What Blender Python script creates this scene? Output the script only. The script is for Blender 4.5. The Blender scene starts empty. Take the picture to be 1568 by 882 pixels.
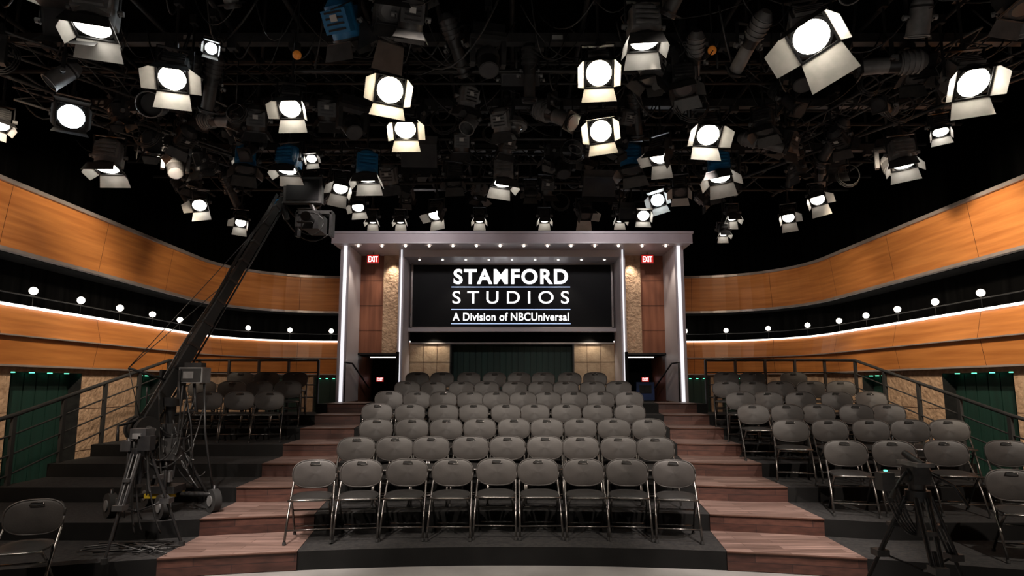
import bpy, math, random
from mathutils import Vector, Matrix
random.seed(7)
sc = bpy.context.scene
sc.view_settings.view_transform = 'Standard'
sc.view_settings.look = 'None'

# ------------------------------------------------------------------ materials
def mat(name, col, rough=0.6, metal=0.0, emis=None, estr=0.0, col2=None, nscale=(4,4,4), nfac=(0.35,0.65),
        bump=0.0, bscale=20.0, spec=0.5, detail=4.0):
    m = bpy.data.materials.new(name); m.use_nodes = True
    nt = m.node_tree; b = nt.nodes['Principled BSDF']
    b.inputs['Base Color'].default_value = (*col, 1)
    b.inputs['Roughness'].default_value = rough
    b.inputs['Metallic'].default_value = metal
    b.inputs['Specular IOR Level'].default_value = spec
    if emis:
        b.inputs['Emission Color'].default_value = (*emis, 1)
        b.inputs['Emission Strength'].default_value = estr
    tc = nt.nodes.new('ShaderNodeTexCoord')
    if col2:
        mp = nt.nodes.new('ShaderNodeMapping'); mp.inputs['Scale'].default_value = nscale
        nz = nt.nodes.new('ShaderNodeTexNoise'); nz.inputs['Scale'].default_value = 1.0
        nz.inputs['Detail'].default_value = detail
        cr = nt.nodes.new('ShaderNodeValToRGB')
        cr.color_ramp.elements[0].position = nfac[0]; cr.color_ramp.elements[0].color = (*col, 1)
        cr.color_ramp.elements[1].position = nfac[1]; cr.color_ramp.elements[1].color = (*col2, 1)
        nt.links.new(tc.outputs['Object'], mp.inputs['Vector'])
        nt.links.new(mp.outputs['Vector'], nz.inputs['Vector'])
        nt.links.new(nz.outputs['Fac'], cr.inputs['Fac'])
        nt.links.new(cr.outputs['Color'], b.inputs['Base Color'])
    if bump > 0:
        n2 = nt.nodes.new('ShaderNodeTexNoise'); n2.inputs['Scale'].default_value = bscale
        n2.inputs['Detail'].default_value = 5
        bp = nt.nodes.new('ShaderNodeBump'); bp.inputs['Strength'].default_value = bump
        bp.inputs['Distance'].default_value = 0.03
        nt.links.new(tc.outputs['Object'], n2.inputs['Vector'])
        nt.links.new(n2.outputs['Fac'], bp.inputs['Height'])
        nt.links.new(bp.outputs['Normal'], b.inputs['Normal'])
    return m

def plank_mat(name, c1, c2, c3, rough, axis='XY'):
    m = bpy.data.materials.new(name); m.use_nodes = True
    nt = m.node_tree; b = nt.nodes['Principled BSDF']; b.inputs['Roughness'].default_value = rough
    tc = nt.nodes.new('ShaderNodeTexCoord')
    br = nt.nodes.new('ShaderNodeTexBrick')
    br.inputs['Color1'].default_value = (*c1, 1); br.inputs['Color2'].default_value = (*c2, 1)
    br.inputs['Mortar'].default_value = (*c3, 1); br.inputs['Scale'].default_value = 1.0
    br.inputs['Brick Width'].default_value = 0.9; br.inputs['Row Height'].default_value = 0.13 if axis=='XY' else 0.09
    br.inputs['Mortar Size'].default_value = 0.003; br.offset = 0.37
    mp = nt.nodes.new('ShaderNodeMapping'); mp.inputs['Scale'].default_value = (2, 30, 30)
    nz = nt.nodes.new('ShaderNodeTexNoise'); nz.inputs['Detail'].default_value = 5; nz.inputs['Scale'].default_value = 1
    mx = nt.nodes.new('ShaderNodeMix'); mx.data_type = 'RGBA'; mx.blend_type = 'MULTIPLY'
    cr = nt.nodes.new('ShaderNodeValToRGB')
    cr.color_ramp.elements[0].position = 0.3; cr.color_ramp.elements[0].color = (0.55, 0.55, 0.55, 1)
    cr.color_ramp.elements[1].position = 0.7; cr.color_ramp.elements[1].color = (1.2, 1.2, 1.2, 1)
    if axis=='XZ':
        mr = nt.nodes.new('ShaderNodeMapping'); mr.inputs['Rotation'].default_value=(math.radians(90),0,0)
        nt.links.new(tc.outputs['Object'], mr.inputs['Vector']); nt.links.new(mr.outputs['Vector'], br.inputs['Vector'])
    else:
        nt.links.new(tc.outputs['Object'], br.inputs['Vector'])
    nt.links.new(tc.outputs['Object'], mp.inputs['Vector'])
    nt.links.new(mp.outputs['Vector'], nz.inputs['Vector'])
    nt.links.new(nz.outputs['Fac'], cr.inputs['Fac'])
    mx.inputs['Factor'].default_value = 1
    nt.links.new(br.outputs['Color'], mx.inputs['A']); nt.links.new(cr.outputs['Color'], mx.inputs['B'])
    nt.links.new(mx.outputs['Result'], b.inputs['Base Color'])
    return m

M = {}
M['black'] = mat('black_paint', (0.004,0.004,0.004), 0.9, spec=0.1, col2=(0.007,0.007,0.007))
M['shell'] = mat('black_drape', (0.002,0.002,0.002), 1.0, spec=0.0, col2=(0.004,0.004,0.004), nscale=(8,8,0.3))
M['metal'] = mat('black_metal', (0.024,0.024,0.026), 0.4, 0.5, col2=(0.04,0.04,0.04), nscale=(9,9,9))
M['pipe'] = mat('grid_pipe', (0.02,0.0195,0.019), 0.5, 0.3, col2=(0.04,0.038,0.036), nscale=(3,3,3))
M['alu'] = mat('truss_aluminium', (0.09,0.087,0.085), 0.5, 0.6, col2=(0.14,0.135,0.13), nscale=(5,5,5))
M['housing'] = mat('lamp_housing', (0.033,0.033,0.035), 0.42, 0.1, col2=(0.06,0.059,0.058), nscale=(9,9,9))
M['blue'] = mat('blue_housing', (0.015,0.13,0.30), 0.5, 0.0, col2=(0.02,0.19,0.4), nscale=(9,9,9))
M['greyh'] = mat('grey_housing', (0.14,0.14,0.14), 0.5, 0.2, col2=(0.22,0.22,0.22), nscale=(9,9,9))
M['door'] = mat('barn_door_lit', (0.42,0.41,0.38), 0.45, 0.0, col2=(0.52,0.5,0.47), nscale=(9,9,9))  # paler inner face: lens light put into the door colour
M['doord'] = mat('barn_door_black', (0.05,0.05,0.05), 0.4, 0.2, col2=(0.08,0.078,0.075), nscale=(9,9,9))
M['lensw'] = mat('lens_warm', (1,0.9,0.7), 0.3, emis=(1,0.86,0.62), estr=48, col2=(0.9,0.8,0.6))
M['lensn'] = mat('lens_neutral', (1,0.95,0.85), 0.3, emis=(1,0.92,0.78), estr=32, col2=(0.9,0.85,0.8))
M['lensd'] = mat('lens_dim', (1,0.95,0.85), 0.3, emis=(1,0.95,0.86), estr=10, col2=(0.9,0.85,0.8))
M['lensc'] = mat('lens_cool', (0.9,0.95,1), 0.3, emis=(0.85,0.95,1), estr=45, col2=(0.8,0.9,1))
M['lensoff'] = mat('lens_glass', (0.05,0.05,0.055), 0.12, 0.0, col2=(0.08,0.08,0.08))
M['carpet'] = mat('dark_carpet', (0.022,0.022,0.023), 0.95, col2=(0.038,0.037,0.036), nscale=(25,25,25), bump=0.3, bscale=150, spec=0.15)
M['riser'] = mat('riser_black', (0.005,0.005,0.005), 0.7, col2=(0.008,0.008,0.008), spec=0.2)
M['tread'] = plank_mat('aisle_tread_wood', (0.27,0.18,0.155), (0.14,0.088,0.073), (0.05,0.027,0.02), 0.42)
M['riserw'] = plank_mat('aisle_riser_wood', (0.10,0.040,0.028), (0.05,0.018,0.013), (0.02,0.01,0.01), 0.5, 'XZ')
M['stage'] = mat('stage_floor', (0.22,0.215,0.21), 0.4, col2=(0.28,0.275,0.27), nscale=(2,2,2), bump=0.05)
M['stone'] = mat('travertine_stone', (0.33,0.21,0.13), 0.85, col2=(0.56,0.38,0.25), nscale=(9,9,9), nfac=(0.3,0.7), bump=1.0, bscale=16, detail=8)
M['stonec'] = mat('stone_block', (0.42,0.29,0.18), 0.8, col2=(0.58,0.43,0.28), nscale=(6,6,6), nfac=(0.3,0.7), bump=0.3, bscale=20, detail=8)
M['wood'] = mat('cherry_wood_band', (0.44,0.15,0.036), 0.4, col2=(0.66,0.26,0.07), nscale=(0.8,0.8,14), detail=7, nfac=(0.3,0.7))
M['wood2'] = mat('cherry_wood_dark', (0.17,0.06,0.032), 0.45, col2=(0.32,0.12,0.065), nscale=(9,9,0.8), detail=7, nfac=(0.3,0.7))
M['seam'] = mat('seam', (0.05,0.02,0.01), 0.8, col2=(0.06,0.02,0.01))
M['trim'] = mat('silver_trim', (0.34,0.30,0.28), 0.35, 0.4, col2=(0.42,0.37,0.35))
M['portal'] = mat('portal_panel', (0.45,0.41,0.43), 0.4, col2=(0.5,0.46,0.48), nscale=(1,1,1))
M['portalr'] = mat('portal_fascia', (0.42,0.36,0.38), 0.5, col2=(0.48,0.42,0.44), nscale=(2,2,2), bump=0.1, bscale=60)
M['led'] = mat('led_strip', (1,1,1), 0.4, emis=(1,0.93,0.88), estr=2.5, col2=(0.95,0.95,0.95))
M['ledp'] = mat('led_edge', (1,1,1), 0.4, emis=(0.95,0.95,1), estr=0.9, col2=(0.95,0.95,0.95))
M['down'] = mat('downlight', (1,1,1), 0.4, emis=(1,0.9,0.75), estr=12, col2=(0.95,0.95,0.95))
M['bulb'] = mat('globe_bulb', (1,1,1), 0.4, emis=(1,0.9,0.78), estr=9, col2=(0.95,0.95,0.95))
M['green'] = mat('dark_green_panel', (0.003,0.022,0.016), 0.6, col2=(0.005,0.034,0.025), nscale=(12,12,0.5))
M['greenled'] = mat('green_led', (0,1,0.5), 0.4, emis=(0.15,0.9,0.55), estr=2, col2=(0,0.9,0.5))
M['screen'] = mat('led_screen', (0.006,0.006,0.007), 0.5, col2=(0.008,0.008,0.009), nscale=(30,30,30), spec=0.15)
M['text'] = mat('screen_white', (1,1,1), 0.5, emis=(1,1,1), estr=1.2, col2=(0.95,0.95,0.95))
M['textb'] = mat('screen_blue_line', (0.6,0.75,1), 0.5, emis=(0.45,0.6,0.95), estr=0.8, col2=(0.6,0.7,0.95))
M['red'] = mat('exit_red', (0.5,0.02,0.02), 0.5, emis=(1,0.03,0.02), estr=0.4, col2=(0.4,0.02,0.02))
M['pad'] = mat('chair_vinyl', (0.027,0.0235,0.0215), 0.48, col2=(0.042,0.037,0.034), nscale=(5,5,5), bump=0.08, bscale=200)
M['seatpad'] = mat('chair_seat_vinyl', (0.011,0.010,0.0095), 0.5, col2=(0.016,0.015,0.014), nscale=(5,5,5), bump=0.08, bscale=200)
M['chrome'] = mat('chair_tube', (0.12,0.115,0.11), 0.25, 0.9, col2=(0.18,0.17,0.16), nscale=(5,5,5))
M['rubber'] = mat('rubber', (0.012,0.012,0.012), 0.8, col2=(0.02,0.02,0.02))
M['yellow'] = mat('yellow_paint', (0.5,0.35,0.02), 0.5, col2=(0.6,0.42,0.03))
M['bluebox'] = mat('blue_box', (0.02,0.05,0.15), 0.5, col2=(0.03,0.06,0.2))
M['cable'] = mat('cable_black', (0.016,0.016,0.016), 0.4, col2=(0.03,0.03,0.03))
M['label'] = mat('white_label', (0.4,0.4,0.38), 0.6, col2=(0.5,0.5,0.48))
M['amber'] = mat('amber_lamp', (0.5,0.18,0.03), 0.4, emis=(1,0.3,0.04), estr=0.1, col2=(0.25,0.08,0.02), nscale=(30,30,30))

# ------------------------------------------------------------------ mesh builder
class MB:
    def __init__(s): s.v=[]; s.f=[]; s.m=[]; s.sm=[]; s.mats=[]
    def mi(s, k):
        if k not in s.mats: s.mats.append(k)
        return s.mats.index(k)
    def add(s, vs, fs, k, X=None, smooth=False):
        o = len(s.v); i = s.mi(k)
        for p in vs:
            p = Vector(p)
            s.v.append(X @ p if X else p)
        for f in fs:
            s.f.append([o+a for a in f]); s.m.append(i); s.sm.append(smooth)
    def box(s, a, b, k, X=None):
        x0,y0,z0=a; x1,y1,z1=b
        vs=[(x0,y0,z0),(x1,y0,z0),(x1,y1,z0),(x0,y1,z0),(x0,y0,z1),(x1,y0,z1),(x1,y1,z1),(x0,y1,z1)]
        s.add(vs,[(0,3,2,1),(4,5,6,7),(0,1,5,4),(1,2,6,5),(2,3,7,6),(3,0,4,7)],k,X)
    def cbox(s, c, d, k, X=None):
        s.box([c[i]-d[i]/2 for i in range(3)],[c[i]+d[i]/2 for i in range(3)],k,X)
    def cyl(s, p0, p1, r0, k, r1=None, seg=12, X=None, caps=True, k2=None):
        if r1 is None: r1=r0
        p0=Vector(p0); p1=Vector(p1); t=(p1-p0).normalized()
        u=t.orthogonal().normalized(); w=t.cross(u)
        vs=[]
        for p,r in ((p0,r0),(p1,r1)):
            for i in range(seg):
                a=2*math.pi*i/seg; vs.append(p+u*math.cos(a)*r+w*math.sin(a)*r)
        s.add(vs,[(i,(i+1)%seg,seg+(i+1)%seg,seg+i) for i in range(seg)],k,X,smooth=seg>6)
        if caps:
            s.add(vs[:seg],[tuple(reversed(range(seg)))],k,X)
            s.add(vs[seg:],[tuple(range(seg))],k2 or k,X)
    def tube(s, pts, r, k, seg=6, X=None, closed=False):
        pts=[Vector(p) for p in pts]; n=len(pts); vs=[]; u=None
        for i,p in enumerate(pts):
            if i==0: t=pts[1]-p
            elif i==n-1: t=p-pts[i-1]
            else: t=(pts[i+1]-p).normalized()+(p-pts[i-1]).normalized()
            if t.length<1e-9: t=Vector((0,0,1))
            t.normalize()
            if u is None: u=t.orthogonal().normalized()
            else:
                u=(u-t*u.dot(t))
                u = u.normalized() if u.length>1e-6 else t.orthogonal().normalized()
            w=t.cross(u)
            for j in range(seg):
                a=2*math.pi*j/seg; vs.append(p+u*math.cos(a)*r+w*math.sin(a)*r)
        fs=[]
        for i in range(n-1):
            for j in range(seg):
                fs.append((i*seg+j,i*seg+(j+1)%seg,(i+1)*seg+(j+1)%seg,(i+1)*seg+j))
        fs.append(tuple(reversed(range(seg)))); fs.append(tuple(range((n-1)*seg,n*seg)))
        s.add(vs,fs,k,X,smooth=True)
    def sphere(s, c, r, k, X=None, seg=12, rings=7, sc3=(1,1,1)):
        vs=[]; c=Vector(c)
        for i in range(rings+1):
            th=math.pi*i/rings
            for j in range(seg):
                a=2*math.pi*j/seg
                vs.append(c+Vector((r*math.sin(th)*math.cos(a)*sc3[0],r*math.sin(th)*math.sin(a)*sc3[1],r*math.cos(th)*sc3[2])))
        fs=[(i*seg+j,(i+1)*seg+j,(i+1)*seg+(j+1)%seg,i*seg+(j+1)%seg) for i in range(rings) for j in range(seg)]
        s.add(vs,fs,k,X,smooth=True)
    def prism(s, poly, z0, z1, ktop, kside, X=None):
        n=len(poly)
        vs=[(x,y,z0) for x,y in poly]+[(x,y,z1) for x,y in poly]
        s.add(vs,[tuple(range(n,2*n))],ktop,X)
        s.add(vs,[tuple(reversed(range(n)))],kside,X)
        s.add(vs,[(i,(i+1)%n,n+(i+1)%n,n+i) for i in range(n)],kside,X)
    def obj(s, name, loc=(0,0,0), bevel=0, parent=None):
        me=bpy.data.meshes.new(name)
        me.from_pydata([tuple(v) for v in s.v],[],s.f)
        for k in s.mats: me.materials.append(M[k])
        for p,i,sm in zip(me.polygons,s.m,s.sm): p.material_index=i; p.use_smooth=sm
        me.update()
        o=bpy.data.objects.new(name,me); sc.collection.objects.link(o); o.location=loc
        if bevel>0:
            b=o.modifiers.new('bevel','BEVEL'); b.width=bevel; b.segments=2; b.limit_method='ANGLE'
        if parent: o.parent=parent
        return o

def sagline(a,b,sag,n=10):
    a=Vector(a); b=Vector(b)
    return [a.lerp(b,i/n)+Vector((0,0,-sag*4*(i/n)*(1-i/n))) for i in range(n+1)]

# ------------------------------------------------------------------ camera
cam=bpy.data.cameras.new('camera'); cam.lens=21.6; cam.sensor_width=36; cam.shift_y=0.016
co=bpy.data.objects.new('camera',cam); sc.collection.objects.link(co)
co.location=(0,0,1.8); co.rotation_euler=(math.radians(97.5),0,0); sc.camera=co
cam.clip_end=100

# ------------------------------------------------------------------ room shell
def one(name, fn, bevel=0, loc=(0,0,0)):
    b=MB(); fn(b); return b.obj(name,loc,bevel)
YF=-4.0
one('floor', lambda b: b.box((-8.3,YF,-0.1),(8.3,17.4,0),'stage'))
one('ceiling', lambda b: b.box((-8.3,YF,8),(8.3,17.4,8.1),'shell'))
one('wall_front', lambda b: b.box((-8.3,YF-0.1,0),(8.3,YF,8),'shell'))

WX,WY,WR=7.3,16.4,2.6
def path(o):
    cx,cy=WX-WR,WY-WR; R=WR-o
    L=[(-(WX-o),YF)]+[(-(WX-o),YF+(cy-YF)*i/10) for i in range(1,10)]
    for i in range(13):
        a=math.pi-math.pi/2*i/12; L.append((-cx+R*math.cos(a),cy+R*math.sin(a)))
    Rr=[(-x,y) for x,y in reversed(L)]
    return L+Rr
def sweep(b, prof, k, i0=0, i1=None):
    ps=[path(o) for o,z in prof]; N=len(ps[0]); i1=N if i1 is None else i1
    n=len(prof); vs=[]
    for i in range(i0,i1):
        for j,(o,z) in enumerate(prof): vs.append((*ps[j][i],z))
    c=i1-i0
    fs=[(i*n+j,i*n+(j+1)%n,(i+1)*n+(j+1)%n,(i+1)*n+j) for i in range(c-1) for j in range(n)]
    fs+= [tuple(range(n)), tuple(reversed(range((c-1)*n,c*n)))]
    b.add(vs,fs,k)
NP=len(path(0)); A0=10; A1=NP-10

def wall_side(sgn,name):
    b=MB()
    def bx(x0,x1,y0,y1,z0,z1,k):
        xs=sorted((sgn*x0,sgn*x1)); b.box((xs[0],y0,z0),(xs[1],y1,z1),k)
    bx(8.1,8.25,YF,17.3,0,8,'shell')
    opens=[(9.0,10.5),(12.05,12.9)]
    y=YF
    for a,c in opens:
        bx(7.3,7.45,y,a,0,2.15,'stone'); bx(7.3,7.45,a,c,2.0,2.15,'stone')
        bx(7.52,7.58,a-.1,c+.1,0,2.15,'green')
        bx(7.45,7.55,a-.1,a,0,2.1,'metal'); bx(7.30,7.55,c-.02,c,0,2.0,'metal'); bx(7.45,7.55,a,c,2.03,2.1,'black')
        n=int((c-a)/.25)
        for i in range(n): bx(7.50,7.52,a+.02+i*.25,a+.25+i*.25,0.02,1.98,'green')
        for i in range(4):
            yy=a+(c-a)*(i+.5)/4; b.cyl((sgn*7.43,yy,2.0),(sgn*7.43,yy,1.985),.035,'greenled',seg=10)
        y=c
    bx(7.3,7.45,y,13.8,0,2.15,'stone')
    for zz in (.7,1.4):
        for y0,y1 in ((YF,9.0),(10.5,12.05),(12.9,13.8)): bx(7.297,7.30,y0,y1,zz,zz+.01,'seam')
    return b.obj(name)
wall_side(-1,'wall_left'); wall_side(1,'wall_right')
b=MB(); b.box((-8.25,17.2,0),(8.25,17.35,8),'shell')
sweep(b,[(0,0),(0,2.15),(-.15,2.15),(-.15,0)],'stone',A0-0,A1)
b.obj('wall_back')
b=MB(); sweep(b,[(-.45,2.95),(-.45,3.8),(-.5,3.8),(-.5,2.95)],'shell')
b.obj('trim_3')
b=MB()
sweep(b,[(.10,2.10),(.16,2.50),(-.3,2.50),(-.3,2.10)],'wood')
sweep(b,[(.20,2.52),(.10,2.93),(-.3,2.93),(-.3,2.52)],'wood')
sweep(b,[(.22,2.50),(.22,2.52),(-.2,2.52),(-.2,2.50)],'trim')
sweep(b,[(.14,2.935),(.14,2.965),(.0,2.965),(.0,2.935)],'led')
sweep(b,[(.0,2.93),(.0,2.95),(-.5,2.95),(-.5,2.93)],'black')
sweep(b,[(.12,2.07),(.12,2.10),(-.1,2.10),(-.1,2.07)],'trim')
b.obj('trim_1')
b=MB()
sweep(b,[(.05,3.76),(.16,4.64),(-.3,4.64),(-.3,3.76)],'wood')
sweep(b,[(.10,3.71),(.10,3.76),(-.0,3.76),(-.0,3.71)],'trim')
sweep(b,[(-.0,3.70),(-.0,3.76),(-.5,3.76),(-.5,3.70)],'black')
sweep(b,[(.21,4.64),(.21,4.70),(-.1,4.70),(-.1,4.64)],'trim')
b.obj('trim_2')
b=MB()
def pathpt(o,s):
    P=[Vector((*p,0)) for p in path(o)]
    for i in range(len(P)-1):
        l=(P[i+1]-P[i]).length
        if s<=l: return P[i].lerp(P[i+1],s/l),(P[i+1]-P[i]).normalized()
        s-=l
    return P[-1],(P[-1]-P[-2]).normalized()
plen=sum((Vector(path(0)[i+1])-Vector(path(0)[i])).length for i in range(NP-1))
s=8.3
while s<plen-8.3:
    p,t=pathpt(0.0,s); n=Vector((t.y,-t.x,0))
    for q0,q1 in (((.05,3.76),(.16,4.64)),((.10,2.10),(.16,2.5)),((.20,2.52),(.10,2.93))):
        c0=p+n*(q0[0]+.002); c1=p+n*(q1[0]+.002)
        w=t*.004
        b.add([(c0-w)+Vector((0,0,q0[1])),(c0+w)+Vector((0,0,q0[1])),(c1+w)+Vector((0,0,q1[1])),(c1-w)+Vector((0,0,q1[1]))],[(0,1,2,3)],'seam')
    s+=2.1
b.obj('trim_4')
b=MB(); rail=[]
s=6
while s<plen-6:
    p,t=pathpt(-.12,s); rail.append((p.x,p.y,3.16)); s+=.5
b.tube(rail,.012,'rubber')
s=11.3; k=0
while s<plen-11.3+.1:
    p,t=pathpt(-.12,s)
    if not (p.y>16 and abs(p.x)<3.9):
        b.sphere((p.x,p.y,3.25),.06,'bulb'); b.cyl((p.x,p.y,3.16),(p.x,p.y,3.2),.015,'rubber',seg=8)
        b.cyl((p.x,p.y,2.95),(p.x,p.y,3.16),.004,'rubber',seg=6)
    s+=1.06
b.obj('globe_light_string')
def corner_door(sgn,ang,w,name):
    cx,cy=sgn*(WX-WR),WY-WR
    a=math.radians(ang); d=Vector((sgn*math.cos(a),math.sin(a),0)); t=Vector((-d.y,d.x,0))
    c=Vector((cx,cy,0))+d*(WR-.06)
    X=Matrix.Translation(c)@Matrix(((t.x,d.x,0,0),(t.y,d.y,0,0),(0,0,1,0),(0,0,0,1)))
    b=MB(); b.box((-w/2,-.01,0),(w/2,.03,1.98),'green',X)
    for i in range(int(w/.2)): b.box((-w/2+.02+i*.2,-.025,0.02),(-w/2+.19+i*.2,-.01,1.96),'green',X)
    b.box((-w/2-.04,-.05,0),(-w/2,.04,2.02),'metal',X); b.box((w/2,-.05,0),(w/2+.04,.04,2.02),'metal',X)
    b.box((-w/2-.04,-.06,1.98),(w/2+.04,.04,2.03),'metal',X)
    for i in (-.3,0,.3): b.cyl((i*w,-.05,1.98),(i*w,-.05,1.965),.03,'greenled',seg=10,X=X)
    b.obj(name)
corner_door(-1,62,.8,'door_1'); corner_door(1,62,.8,'door_2')
corner_door(-1,86,.6,'door_3'); corner_door(1,86,.6,'door_4')

# ------------------------------------------------------------------ seating platform
RISE=.18
def zc(n): return RISE*n
def yedge(n,x):
    xm={1:6.5,2:4.0}.get(n,3.0)
    return 6.48+.87*(n-1)-min(abs(x),xm)**2/26
XS=6.45
b=MB()
for n in range(1,8):
    xs=[-XS+2*XS*i/48 for i in range(49)]
    front=[(x,yedge(n,x)) for x in xs]
    nb=[(x,yedge(n+1,x)+.03) for x in reversed(xs)] if n<7 else [(XS,12.75),(-XS,12.75)]
    b.prism(front+nb,0,zc(n),'carpet','riser')
xs=[-3.84+2*3.84*i/20 for i in range(21)]
b.prism([(x,yedge(8,x)) for x in xs]+[(3.84,13.9),(2.6,13.9),(2.6,15.4),(-2.6,15.4),(-2.6,13.9),(-3.84,13.9)],0,zc(8),'carpet','riser')
b.obj('seating_riser_platform')
b=MB()
def aisle_x(y):
    t=(y-6.3)/6.3; return 2.12+.8*t, 3.34+.3*t
for sgn in (-1,1):
    for n in range(1,9):
        y0=yedge(n,2.6)
        xi,xo=aisle_x(y0); m=6
        f=[];bk=[]
        for i in range(m+1):
            x=xi+(xo-xi)*i/m; f.append((sgn*x,yedge(n,x)-.012))
        y1=yedge(n+1,2.6) if n<8 else 13.4
        xi2,xo2=aisle_x(y1)
        for i in range(m+1):
            x=xi2+(xo2-xi2)*i/m; yy=yedge(n+1,x)-.0 if n<8 else 13.4
            bk.append((sgn*x,yy))
        poly=f+list(reversed(bk))
        if sgn<0: poly=list(reversed(poly))
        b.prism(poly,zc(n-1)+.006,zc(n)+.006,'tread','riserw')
        nose=[(sgn*(xi+(xo-xi)*i/m),yedge(n,xi+(xo-xi)*i/m)-.016) for i in range(m+1)]
        b.tube([(x,y,zc(n)-.004) for x,y in nose],.012,'seam',seg=6)
b.obj('aisle_steps')

# ------------------------------------------------------------------ railings
def railing(sgn):
    b=MB(); x=sgn*6.38
    top=[]
    for n in range(1,8):
        y=yedge(n,6.4)+.12; z=zc(n); hh=1.0-.03*(7-n); top.append(Vector((x,y,z+hh)))
        b.box((x-.02,y-.03,z),(x+.02,y+.03,z+hh),'rubber')
    top.append(Vector((x,12.6,zc(7)+1.05)))
    for dz,r in ((0,.028),(-.25,.012),(-.5,.012),(-.75,.012)):
        b.tube([p+Vector((0,0,dz)) for p in top],r,'rubber')
    xe=sgn*3.95; z=zc(7)
    for dz,r in ((1.05,.028),(.8,.012),(.55,.012),(.3,.012)):
        b.tube([(x,12.6,z+dz),(xe,12.6,z+dz)],r,'metal')
    for i in range(5):
        xx=x+(xe-x)*i/4; b.box((xx-.02,12.57,z),(xx+.02,12.63,z+1.05),'metal')
    return b.obj('guard_railing')
railing(-1); railing(1)

# ------------------------------------------------------------------ folding chair
def build_chair():
    b=MB()
    def pillow(cz,cy,w,h,th,tilt,kind):
        X=Matrix.Translation((0,cy,cz))@Matrix.Rotation(tilt,4,'X')
        seg=32; rings=[0.0,.5,.85,.96,1.0]
        def outl(a,r):
            c=math.cos(a); s_=math.sin(a); e=2/3.0
            x=w/2*math.copysign(abs(c)**e,c)*r; z=h/2*math.copysign(abs(s_)**e,s_)*r
            if kind=='back':
                x*=1-.10*max(0,z/(h/2))**2-.05*max(0,-z/(h/2)); bow=.9*x*x
            else: bow=.25*x*x
            return x,bow,z
        for side in (-1,1):
            vs=[];fs=[]
            for ri,r in enumerate(rings):
                for j in range(seg):
                    x,bow,z=outl(2*math.pi*j/seg,r); t=th/2*(1-(r**6)*.85)
                    vs.append((x,side*t+(-bow if kind=='back' else bow),z))
            for ri in range(len(rings)-1):
                for j in range(seg):
                    q=(ri*seg+j,ri*seg+(j+1)%seg,(ri+1)*seg+(j+1)%seg,(ri+1)*seg+j)
                    fs.append(q if side>0 else tuple(reversed(q)))
            b.add(vs,fs,'pad' if kind=='back' else 'seatpad',X,smooth=True)
        rim=[]
        for j in range(seg+1):
            x,bow,z=outl(2*math.pi*j/seg,1.0); rim.append((x,-bow if kind=='back' else bow,z))
        b.tube(rim,th*.3,'pad' if kind=='back' else 'seatpad',seg=6,X=X)
        return X
    X=pillow(.645,.185,.46,.295,.03,math.radians(-10),'back')
    b.tube([(-.055,-.024,.095),(-.045,-.024,.124),(.045,-.024,.124),(.055,-.024,.095),(-.055,-.024,.095)],.004,'chrome',X=X)
    b.box((-.045,-.022,.1),(.045,-.015,.12),'rubber',X)
    pillow(.445,-.02,.40,.39,.035,math.radians(-88),'seat')
    for s_ in (-1,1):
        b.tube([(s_*.228,-.24,.015),(s_*.222,-.10,.27),(s_*.218,.05,.46),(s_*.215,.13,.55),(s_*.205,.215,.70),(s_*.16,.225,.76)],.0125,'chrome',seg=8)
        b.tube([(s_*.185,-.17,.43),(s_*.19,-.02,.30),(s_*.195,.225,.015)],.0115,'chrome',seg=8)
        b.cyl((s_*.228,-.243,0),(s_*.227,-.235,.03),.018,'rubber',seg=8)
        b.cyl((s_*.195,.228,0),(s_*.195,.22,.03),.018,'rubber',seg=8)
        b.tube([(s_*.20,.03,.45),(s_*.2,.0,.36)],.008,'chrome')
    b.tube([(-.222,-.18,.13),(.222,-.18,.13)],.009,'chrome')
    b.tube([(-.192,.15,.1),(.192,.15,.1)],.009,'chrome')
    b.tube([(-.215,-.215,.43),(-.1,-.225,.43),(.1,-.225,.43),(.215,-.215,.43)],.011,'chrome',seg=8)
    b.tube([(-.19,-.02,.3),(.19,-.02,.3)],.010,'chrome')
    return b.obj('folding_chair')
proto=build_chair(); first=[True]
def chair(x,y,z,rot):
    if first[0]: o=proto; first[0]=False
    else:
        o=bpy.data.objects.new('folding_chair',proto.data); sc.collection.objects.link(o)
    o.location=(x,y,z+.008 if 2.0<abs(x)<3.6 else z+.001); o.rotation_euler=(0,0,rot)
rows={1:(9,-2.13,1.78),2:(9,-1.93,1.80),3:(9,-1.87,1.90),4:(9,-2.02,1.80),5:(10,-2.03,1.93),6:(9,-1.88,1.93),7:(8,-1.85,1.62)}
for n,(c,x0,x1) in rows.items():
    for i in range(c):
        x=x0+(x1-x0)*i/(c-1)+random.uniform(-.02,.02)
        chair(x,yedge(n,x)+.50+random.uniform(-.03,.03),zc(n),-x/13+random.uniform(-.07,.07))
right={1:[4.85],2:[3.87,4.42,5.05,5.75],3:[3.74,4.29,4.84,5.34,5.88],4:[3.61,4.09,4.57,5.1,5.6],5:[3.72,4.2,4.7,5.28,5.86],6:[3.8,4.28,4.78,5.29,5.82],7:[4.1,4.6,5.4]}
for n,L in right.items():
    for x in L: chair(x,yedge(n,x)+.47+random.uniform(-.02,.02),zc(n),-x/16+random.uniform(-.1,.1))
left={5:[-3.95,-4.45,-4.97],6:[-3.97,-4.47,-4.97,-5.5],7:[-4.15,-4.7,-5.2]}
for n,L in left.items():
    for x in L: chair(x,yedge(n,x)+.47+random.uniform(-.02,.02),zc(n),-x/16+random.uniform(-.05,.05))
chair(-4.15,5.45,0,.3)

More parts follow.
